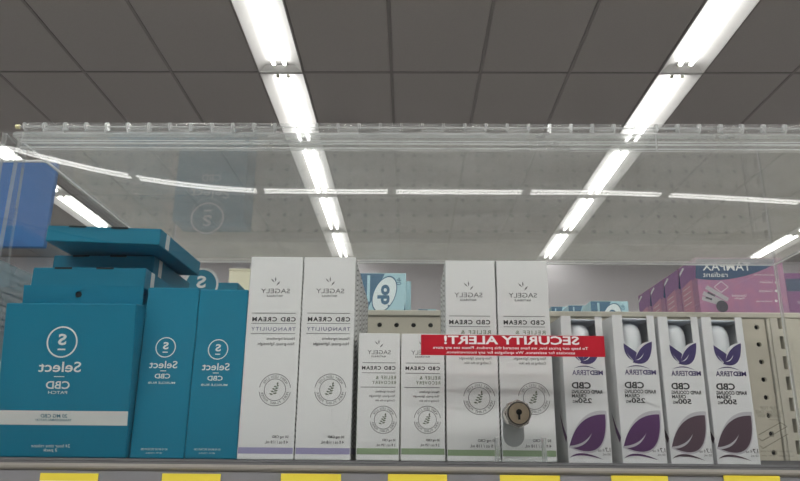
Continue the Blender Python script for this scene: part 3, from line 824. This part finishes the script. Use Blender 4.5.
def tranq(dx):
    def rows(fc):
        d = dx
        return [('brand_lettering', 'ink2', [('S', 274.5+d, 281, .0088), ('T', 'SAGELY', 260+d, 289+d, 288.5, 293), ('T', 'NATURALS', 266+d, 281.5+d, 294.6, 296.6, .04, 1.3), ('L', 251+d, 295+d, 312.8), ('L', 250.5+d, 295+d, 323), ('L', 250+d, 294.5+d, 333)]),
                ('product_lettering', 'ink', [('T', 'CBD CREAM', 251.5+d, 295+d, 316.6, 321, .03, 1.25)]),
                ('variety_lettering', 'slate', [('T', 'TRANQUILITY', 250.5+d, 295+d, 326.6, 330.8, .012, 1.25)]),
                ('fine_print', 'ink', [('T', 'Natural ingredients', 266+d, 294+d, 336.6, 340), ('T', 'Non-greasy, lightweight', 257+d, 293.5+d, 341.6, 345.4), ('T', '50 mg CBD', 272+d, 288.5+d, 434, 437.2, .012), ('T', '4 fl oz / 118 mL', 265+d, 288+d, 439, 442, .008)])]
    rows.seal = (274.6+dx, 388.7, 16)
    return rows
wa = cream_carton((250, 302.5), 256.8, (236.5, 293.5), 458, tranq(0), 'lilac', (446, 452.2), 'tall white carton with lilac stripe, next to the teal cartons', 'tall white cartons with lilac stripe')
wb = cream_carton((303.5, 357.5), 257.2, (294.2, 350.5), 458.4, tranq(56), 'lilac', (446.3, 452.5), 'tall white carton with lilac stripe, next to the short white cartons', 'tall white cartons with lilac stripe')
def relief(dx, dy):
    def rows(fc):
        d, e = dx, dy
        return [('brand_lettering', 'ink2', [('S', 378+d, 343.5+e, .0075), ('T', 'SAGELY', 366.5+d, 390+d, 350+e, 354+e), ('T', 'NATURALS', 370.5+d, 385+d, 355.2+e, 357+e, .04, 1.3), ('L', 361.5+d, 395+d, 362.4+e), ('L', 361+d, 395+d, 372.4+e), ('L', 360+d, 395+d, 386.5+e)]),
                ('product_lettering', 'ink', [('T', 'CBD CREAM', 361+d, 395+d, 365.7+e, 369.3+e, .03, 1.25)]),
                ('variety_lettering', 'greenink', [('T', 'RELIEF &', 375+d, 395.5+d, 375.2+e, 378.6+e, .012, 1.25), ('T', 'RECOVERY', 371.5+d, 395.5+d, 380.2+e, 383.4+e, .012, 1.25)]),
                ('fine_print', 'ink', [('T', 'Natural ingredients', 375+d, 394.5+d, 389.6+e, 392.4+e), ('T', 'Non-greasy, lightweight', 368.5+d, 394.5+d, 394+e, 396.8+e), ('T', 'Cooling to the skin', 375+d, 394.5+d, 398.4+e, 401+e), ('T', '30 mg CBD', 382+d, 395.5+d, 437.5, 440.3, .012), ('T', '2 fl oz / 59 mL', 376+d, 395.5+d, 442.2, 444.8, .008)])]
    rows.seal = (383+dx, 418.6, 13.4)
    return rows
sa = cream_carton((357.5, 399.8), 333.2, (355.5, 399.4), 459, relief(0, 0), 'green', (446.8, 452.8), 'short white carton with green stripe, next to the lilac striped cartons', 'short white cartons with green stripe', .040)
sb = cream_carton((400.6, 443.2), 333.6, (400.2, 445.6), 459.4, relief(44, .4), 'green', (447, 453), 'short white carton with green stripe, under the left end of the red sticker', 'short white cartons with green stripe', .040)
def relief_tall(dx, dy):
    def rows(fc):
        d, e = dx, dy
        return [('brand_lettering', 'ink2', [('S', 470.5+d, 285.5+e, .0088), ('T', 'SAGELY', 456+d, 484.5+d, 292.4+e, 297+e), ('T', 'NATURALS', 462+d, 478+d, 298.7+e, 300.7+e, .04, 1.3), ('L', 450.5+d, 492+d, 315.6+e), ('L', 450.5+d, 492+d, 326+e), ('L', 450.5+d, 492.5+d, 350)]),
                ('product_lettering', 'ink', [('T', 'CBD CREAM', 450.5+d, 492+d, 319.4+e, 323.8+e, .03, 1.25)]),
                ('variety_lettering', 'greenink', [('T', 'RELIEF &', 462+d, 492.5+d, 329.6+e, 333.4+e, .012, 1.25), ('T', 'RECOVERY', 459+d, 492.5+d, 337+e, 341+e, .012, 1.25)]),
                ('fine_print', 'ink', [('T', 'Natural ingredients', 467+d, 492.5+d, 351+e, 354.2+e), ('T', 'Non-greasy, lightweight', 460+d, 492.5+d, 356+e, 359.4+e), ('T', 'Cooling to the skin', 465.5+d, 492.5+d, 360.5+e, 364+e), ('T', '50 mg CBD', 478+d, 496.5+d, 437.4, 440.8, .012), ('T', '4 fl oz / 118 mL', 470+d, 496.5+d, 442.6, 445.6, .008)])]
    rows.seal = (480+dx, 397, 16)
    return rows
ta = cream_carton((446.8, 497.5), 260.6, (446.8, 501), 459.6, relief_tall(0, 0), 'green', (448, 454), 'tall white carton with green stripe, left of the lock', 'tall white cartons with green stripe')
tb_ = cream_carton((498.5, 550.3), 260.9, (502, 557.6), 460, relief_tall(55, .3), 'green', (448.4, 454.4), 'tall white carton with green stripe, behind the lock', 'tall white cartons with green stripe')
def behind(src, n, step, what, group, dx=0.0):
    for k in range(1, n+1):
        c = copy_tree(src); c.location = (src.location.x+dx*k, YP+step*k, Z0)
        tag(c, '%s, %s back in its row' % (what, ORD[k]), 'carton', group)
behind(wa, 1, .053, 'lilac striped carton behind the one beside the teal cartons', 'tall white cartons with lilac stripe')
behind(wb, 3, .053, 'lilac striped carton behind the one beside the short cartons', 'tall white cartons with lilac stripe')
behind(ta, 1, .053, 'tall green striped carton behind the one left of lock', 'tall white cartons with green stripe')
behind(tb_, 1, .053, 'tall green striped carton hidden behind the lock one', 'tall white cartons with green stripe')
behind(sa, 1, .0425, 'short green striped carton behind the left short one', 'short white cartons with green stripe')
behind(sb, 1, .0425, 'short green striped carton behind the right short one', 'short white cartons with green stripe')

# --- window cartons with pump bottles
def window_carton(xt, yt, xb, yb, strength, leafm, label, rz, bottle_label):
    YM = YP
    cx, ww, hh = wh(xt, yt, xb, yb)
    dep = .0385
    r = empty('window_carton', (cx, YM, Z0), rz)
    nz0 = hh*.735; nl, nr = -.26*ww, .33*ww; c = .0008; T = .0008
    X_ = lambda f: (f-.5)*ww
    z_ = lambda py: (yb-py)/(yb-yt)*hh
    # front panel with leaf-shaped notch
    left = [(-ww/2, 0), (-ww/2, hh), (nl, hh), (nl, hh*.81), (X_(.30), hh*.785), (X_(.40), hh*.755), (X_(.50), hh*.742), (X_(.50), 0)]
    right = [(X_(.50), 0), (X_(.50), hh*.742), (X_(.60), hh*.785), (X_(.70), hh*.805), (nr, hh*.815), (nr, hh), (ww/2, hh), (ww/2, 0)]
    MB().prism(left, 0, T).prism(right, 0, T).build('front_panel', 'medwhite', r)
    b = MB(); b.box(-ww/2, -ww/2+T, T+.0001, dep, 0, hh-.0008); b.box(ww/2-T, ww/2, T+.0001, dep, 0, hh-.0008)
    b.box(-ww/2+T, ww/2-T, T+.0001, dep, 0, T)
    b.build('side_panels', 'medwhite', r)
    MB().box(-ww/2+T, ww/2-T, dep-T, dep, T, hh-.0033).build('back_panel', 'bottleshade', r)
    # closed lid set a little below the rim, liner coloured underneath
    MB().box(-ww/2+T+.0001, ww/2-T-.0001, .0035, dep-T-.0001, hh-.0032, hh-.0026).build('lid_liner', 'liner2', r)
    MB().box(-ww/2+T+.0001, ww/2-T-.0001, .0035, dep, hh-.0025, hh-.0019).build('lid', 'medwhite', r)
    y = -.0003
    # emblem leaves above the brand
    e = MB()
    def curve(p0, p1, p2, n=8): return [((1-t)**2*p0[0]+2*t*(1-t)*p1[0]+t*t*p2[0], (1-t)**2*p0[1]+2*t*(1-t)*p1[1]+t*t*p2[1]) for t in [i/n for i in range(n+1)]]
    def pt(f, g): return (X_(f), g*hh)
    lo = curve(pt(.225, .80), pt(.20, .70), pt(.46, .672)); hi = curve(pt(.225, .80), pt(.36, .77), pt(.50, .742))
    e.strip(lo, hi, y)
    lo = curve(pt(.40, .668), pt(.86, .62), pt(.90, .815), 12); hi = curve(pt(.47, .690), pt(.60, .79), pt(.90, .815), 12)
    e.strip(lo, hi, y)
    e.strip(curve(pt(.46, .672), pt(.48, .71), pt(.50, .742)), curve(pt(.47, .690), pt(.50, .715), pt(.52, .735)), y)
    a1 = curve(pt(.24, .628), pt(.50, .672), pt(.80, .622), 12); a2 = curve(pt(.24, .628), pt(.50, .658), pt(.80, .622), 12)
    e.strip(a1, a2, y)
    e.build('leaf_emblem', 'navy', r, closed=False)
    g = MB()
    g.strip(curve(pt(.28, .735), pt(.36, .69), pt(.42, .676)), curve(pt(.28, .735), pt(.36, .70), pt(.42, .682)), y-.0002)
    g.strip(curve(pt(.47, .684), pt(.62, .68), pt(.68, .735)), curve(pt(.47, .684), pt(.60, .69), pt(.68, .735)), y-.0002)
    g.build('leaf_vein', 'medwhite', r, closed=False)
    t = MB(); ptext(t, 'MED', X_(.62), X_(.93), hh*.585, hh*.617, y, bold=.035); ptext(t, 'TERRA', X_(.20), X_(.617), hh*.583, hh*.618, y, bold=.012)
    t.build('brand_lettering', 'navy', r, closed=False)
    t = MB(); ptext(t, 'CBD', X_(.17), X_(.62), hh*.490, hh*.535, y, bold=.03)
    ptext(t, 'RAPID COOLING', X_(.16), X_(.88), hh*.457, hh*.482, y, bold=.025); ptext(t, 'CREAM', X_(.16), X_(.50), hh*.429, hh*.453, y, bold=.025)
    ptext(t, strength, X_(.30), X_(.62), hh*.392, hh*.426, y, bold=.025); ptext(t, 'MG', X_(.17), X_(.29), hh*.392, hh*.412, y, bold=.015)
    t.build('product_lettering', 'ink', r, closed=False)
    t = MB(); ptext(t, '1.7', X_(.85), X_(.97), hh*.070, hh*.098, y, bold=.02); ptext(t, 'fl oz', X_(.68), X_(.83), hh*.072, hh*.090, y); ptext(t, '50 mL', X_(.78), X_(.97), hh*.048, hh*.062, y)
    t.build('fine_print', 'ink', r, closed=False)
    # large leaf
    def leafpts(grow=0):
        up_ = curve(pt(.03, .105-grow*.3), pt(.26, .325+grow*1.4), pt(.91+grow*1.4, .318+grow), 14); lo_ = curve(pt(.03, .105-grow*.3), pt(.93+grow*1.4, -.015-grow), pt(.91+grow*1.4, .318+grow), 14)
        return up_, lo_
    u_, l_ = leafpts(.025); h_ = MB().strip(u_, l_, -.0002); h_.build('leaf_halo', 'halo', r, closed=False)
    u_, l_ = leafpts(0); h_ = MB().strip(u_, l_, -.0004); h_.build('large_leaf', leafm, r, closed=False)
    v_ = MB().strip(curve(pt(.02, .108), pt(.40, .115), pt(.57, .195), 10), curve(pt(.02, .096), pt(.42, .090), pt(.57, .195), 10), -.0006); v_.build('leaf_vein', 'halo', r, closed=False)
    v_ = MB().strip(curve(pt(.02, .030), pt(.25, .098), pt(.80, .020), 10), curve(pt(.02, .030), pt(.25, .070), pt(.80, .020), 10), -.0004); v_.build('swoosh', leafm, r, closed=False)
    # leaf print that wraps onto the left side
    s_ = MB(); xx = -ww/2-.0003
    s_.add([(xx, .0, .165*hh), (xx, .010, .24*hh), (xx, .020, .34*hh), (xx, .012, .20*hh), (xx, .004, .13*hh)], [[0, 1, 2, 3, 4]]); s_.build('side_leaf', leafm, r, closed=False)
    tag(r, label, 'carton', 'window cartons with leaf print')
    # bottle
    bo = empty('pump_bottle', (cx, YM, Z0), rz)
    cyl_r = ww*.33; cyc = T+cyl_r+.0035; bh = hh*.965
    prof = [(0.0001, .0012), (cyl_r*.95, .0012), (cyl_r, .003), (cyl_r, bh*.76), (cyl_r*.96, bh*.765)]
    MB().lathe(prof, -.002*0, cyc, 24).build('bottle_body', 'bottle', bo, closed=False)
    cap = [(cyl_r*.93, bh*.768), (cyl_r*.94, bh*.90), (cyl_r*.86, bh*.945), (cyl_r*.66, bh*.978), (cyl_r*.35, bh*.995), (.0001, bh)]
    MB().lathe(cap, 0, cyc, 24).build('cap', 'bottle', bo, closed=False)
    return tag(bo, bottle_label, 'bottle', 'bottles inside the window cartons')
window_carton((562, 602.5), 316.2, (568.5, 612.8), 461, '250', 'purple', 'window carton with purple leaf, half under the right end of the red sticker', .06, 'white capped bottle inside the window carton under the red sticker')
window_carton((611.5, 653), 315.2, (622.8, 668), 461.3, '250', 'purple', 'window carton with purple leaf, not covered by the red sticker', .06, 'white capped bottle inside the uncovered purple leaf window carton')
window_carton((662.5, 699.2), 316.8, (671.5, 714), 462, '500', 'mauve', 'window carton with brownish leaf, left one of the pair', .03, 'white capped bottle inside the left brownish leaf window carton')
window_carton((704.7, 742), 317.2, (717.5, 761), 462.8, '500', 'mauve', 'window carton with brownish leaf, rightmost in the case', .03, 'white capped bottle inside the rightmost window carton')

# ================================================================== stock on the shelf behind
# pink cartons in a row that runs away from the viewer
YT = 1.46
pA = at(694.5, 257.5, Y=YT); pB = at(781.5, 257.5, Y=YT)
tw = pB.x-pA.x; tht = pA.z-ZR-.0; tdp = .094
def pink_carton():
    r = empty('pink_carton')
    MB().cbox(0, tw, 0, tdp, 0, tht, c=.001).build('carton', 'pink', r)
    y = -.0004
    def q(px, py): p = at(px, py, Y=YT); return (p.x-pA.x, p.z-ZR)
    def curve(p0, p1, p2, n=10): return [((1-t)**2*p0[0]+2*t*(1-t)*p1[0]+t*t*p2[0], (1-t)**2*p0[1]+2*t*(1-t)*p1[1]+t*t*p2[1]) for t in [i/n for i in range(n+1)]]
    MB().strip(curve(q(695.5, 259), q(735, 259), q(774, 259)), curve(q(695.5, 278.5), q(735, 285), q(774, 264.5)), y).build('blue_field', 'mblue', r, closed=False)
    t = MB(); a = q(702.5, 270.5); b = q(750, 262.5); ptext(t, 'TAMPAX', a[0], b[0], a[1], b[1], y-.0004, bold=.01)
    a = q(703, 277); b = q(727, 272.3); ptext(t, 'radiant', a[0], b[0], a[1], b[1], y-.0004)
    for (xa, xb, yy, s_) in ((732, 746, 295.5, 'Unscented'), (734, 744, 298.5, 'Regular'), (754, 774, 275, 'LeakGuard protection'), (760, 772, 282, 'LeakGuard'), (759, 772, 291, 'Comfortable'), (756, 772, 301.5, 'Smooth and easy')):
        a = q(xa, yy+1.2); b = q(xb, yy-1.2); ptext(t, s_, a[0], b[0], a[1], b[1], y-.0004)
    for yy in (282.5, 291, 301):
        c_ = q(776, yy); t.disc(c_[0], c_[1], .003, y-.0004, n=14)
    t.build('brand_lettering', 'print_w', r, closed=False)
    g = MB()
    for (p, p2, wd) in (((702, 298), (718, 303), 2.0), ((703, 293), (724, 303), 2.2), ((706, 287), (728, 300), 2.2)):
        a = Vector(q(*p)); b = Vector(q(*p2)); d = (b-a).normalized(); nn = Vector((-d.y, d.x))*wd*.0021
        g.poly([a-nn, b-nn, b+nn, a+nn], y-.0002)
    g.build('applicator_art', 'grey', r, closed=False)
    g = MB(); c_ = q(722, 306.5); g.disc(c_[0], c_[1], .0125, y-.0006, n=20)
    for (p, p2, wd) in (((705.5, 297.5), (712, 299.5), 1.0), ((707.5, 292.5), (715, 296), 1.0)):
        a = Vector(q(*p)); b = Vector(q(*p2)); d = (b-a).normalized(); nn = Vector((-d.y, d.x))*wd*.0021
        g.poly([a-nn, b-nn, b+nn, a+nn], y-.0004)
    g.build('dark_art', 'charcoal', r, closed=False)
    g = MB(); cs = [q(714, 287), q(721, 281.5), q(728, 287), q(721, 292.5)]
    for i in range(4):
        a = Vector(cs[i]); b = Vector(cs[(i+1) % 4]); d = (b-a).normalized(); nn = Vector((-d.y, d.x))*.0005
        g.poly([a-nn, b-nn, b+nn, a+nn], y-.0004)
    g.build('diamond_outline', 'print_w', r, closed=False)
    # left side print
    e = -.0004; g = MB()
    g.add([(e, .002, tht*.80), (e, tdp-.002, tht*.72), (e, tdp-.002, tht-.002), (e, .002, tht-.002)], [[0, 1, 2, 3]]); g.build('side_violet', 'violet', r, closed=False)
    g = MB(); g.add([(e*2, tdp*.28, tht*.45), (e*2, tdp*.9, tht*.45), (e*2, tdp*.9, tht*.76), (e*2, tdp*.28, tht*.80)], [[0, 1, 2, 3]]); g.build('side_panel_print', 'salmon', r, closed=False)
    g = MB()
    for k in range(4): g.add([(e*3, tdp*.4, tht*(.74-.055*k)), (e*3, tdp*.84, tht*(.73-.055*k)), (e*3, tdp*.84, tht*(.724-.055*k)), (e*3, tdp*.4, tht*(.734-.055*k))], [[0, 1, 2, 3]])
    g.add([(e*3, tdp*.62, tht*.955), (e*3, tdp*.95, tht*.90), (e*3, tdp*.95, tht*.93), (e*3, tdp*.72, tht*.975)], [[0, 1, 2, 3]])
    g.build('side_lettering', 'print_w', r, closed=False)
    return r
pk = pink_carton()
nm = ['nearest, with its printed front in full view', 'second in its row', 'third in its row', 'farthest in its row']
for k in range(4):
    c = pk if k == 0 else copy_tree(pk)
    c.location = (pA.x, YT+k*(tdp+.004), ZR); tag(c, 'pink carton with dark blue field, %s' % nm[k], 'carton', 'pink cartons')
# plum carton to the right
p = at(783.5, 273, Y=1.50)
pl = empty('plum_carton', (p.x, 1.50, ZR)); hh = p.z-ZR
MB().cbox(0, .19, 0, .094, 0, hh, c=.001).build('carton', 'plum', pl)
MB().poly([(.002, hh*.78), (.188, hh*.78), (.188, hh*.93), (.002, hh*.93)], -.0004).build('blue_field', 'mblue', pl, closed=False)
t = MB(); ptext(t, 'Regular', .02, .05, hh*.62, hh*.67, -.0004); t.build('lettering', 'print_w', pl, closed=False)
MB().disc(.012, hh*.32, .010, -.0004).build('gold_spot', 'gold', pl, closed=False)
tag(pl, 'plum purple carton at the right edge, beside the pink cartons', 'carton')

# ice blue cartons
def ice_carton(px0, px1, pyt, Y, label, dep=.06, text=True, dx=0.0):
    a = at(px0, pyt, Y=Y); b = at(px1, pyt, Y=Y); ww = b.x-a.x; hh = a.z-ZR
    r = empty('ice_blue_carton', (a.x+dx, Y, ZR))
    MB().cbox(0, ww, 0, dep, 0, hh, c=.001).build('carton', 'ice', r)
    y = -.0004
    MB().poly([(.001, .001), (ww*.12, .001), (ww*.22, hh*.55), (ww*.55, hh-.001), (.001, hh-.001)], y).build('blue_field', 'steelblue', r, closed=False)
    MB().poly([(ww*.80, .001), (ww-.001, .001), (ww-.001, hh*.62), (ww*.93, hh*.40)], y).build('blue_field', 'steelblue', r, closed=False)
    MB().poly([(ww*.18, hh*.62), (ww*.24, hh*.62), (ww*.24, hh*.97), (ww*.18, hh*.97)], y-.0002).build('bar_print', 'ice', r, closed=False)
    MB().poly([(ww*.06, hh*.42), (ww*.18, hh*.40), (ww*.20, hh*.60), (ww*.16, hh*.64)], y-.0002).build('gold_print', 'gold', r, closed=False)
    if text:
        n = 36; cx, cz = ww*.55, hh*.72; ra, rb2 = hh*.255, ww*.235; th_ = math.radians(68)
        def el(k, i):
            a_ = 2*math.pi*i/n; u, v = ra*k*math.cos(a_), rb2*k*math.sin(a_)
            return (cx+u*math.cos(th_)-v*math.sin(th_), cz+u*math.sin(th_)+v*math.cos(th_))
        MB().poly([el(1, i) for i in range(n)], y-.0004).build('oval_field', 'icewhite', r, closed=False)
        MB().strip([el(.93, i) for i in range(n+1)], [el(1, i) for i in range(n+1)], y-.0006).build('oval_outline', 'steelblue', r, closed=False)
        t = MB(); ptext(t, 'ob', ww*.40, ww*.66, hh*.58, hh*.845, y-.0008, bold=.05, rot='down'); t.disc(ww*.64, hh*.565, .0022, y-.0008, n=10)
        t.build('brand_lettering', 'steelblue', r, closed=False)
        t = MB(); ptext(t, '40', ww*.80, ww*.90, hh*.84, hh*.94, y-.0004, rot='down'); t.build('count_lettering', 'steelblue', r, closed=False)
    return tag(r, label, 'carton', 'ice blue cartons')
ice_carton(359, 406, 273, 1.42, 'ice blue carton with oval emblem, between the tall white cartons', .058)
ice_carton(380, 411, 281, 1.50, 'ice blue carton just behind the oval emblem one', .058, False)
ice_carton(590, 628, 301, 1.50, 'ice blue carton next to the pink cartons', .07)
ice_carton(568, 594, 305.2, 1.64, 'ice blue carton, middle of the low ones above the rail', .07)
ice_carton(551, 572, 306.5, 1.74, 'ice blue carton, leftmost of the low ones above the rail', .07)
ice_carton(418, 436, 309.0, 1.62, 'low ice blue carton behind the tall green striped cartons', .07, False)
# cream carton seen between the teal and the white ones
a = at(229.5, 268.5, Y=1.5); b = at(262, 268.5, Y=1.5)
cc = empty('cream_box', (a.x, 1.5, ZR)); hh = a.z-ZR; ww = b.x-a.x
MB().cbox(0, ww, 0, .06, 0, hh-.006, c=.001).build('box_body', 'cream', cc)
MB().cbox(-.001, ww+.001, -.001, .061, hh-.0058, hh, c=.001).build('box_lid', 'cream', cc)
tag(cc, 'cream box above the right teal carton, beside the tall white cartons', 'box')

# ------------------------------------------------------------------ blue hanging sign at the left
YSN = 3.0
tl = at(57.5, 160, Y=YSN); bl = at(50, 247, Y=YSN)
sg = empty('hanging_sign', (tl.x-.45, YSN, bl.z)); hs = tl.z-bl.z
MB().cbox(-.45, .45, 0, .03, 0, hs-.012, c=.003).build('sign_board', 'banner', sg)
MB().cbox(-.453, .453, -.003, .033, hs-.0115, hs, c=.002).build('top_trim', 'enamel', sg)
for x in (-.4, -.25): MB().cyl((x, .015, hs+.0002), (x, .015, ZC-bl.z-.005), .0008, 6).build('hanging_wire', 'wire', sg)
tag(sg, 'plain blue hanging sign beyond the left end of the clear case', 'sign')
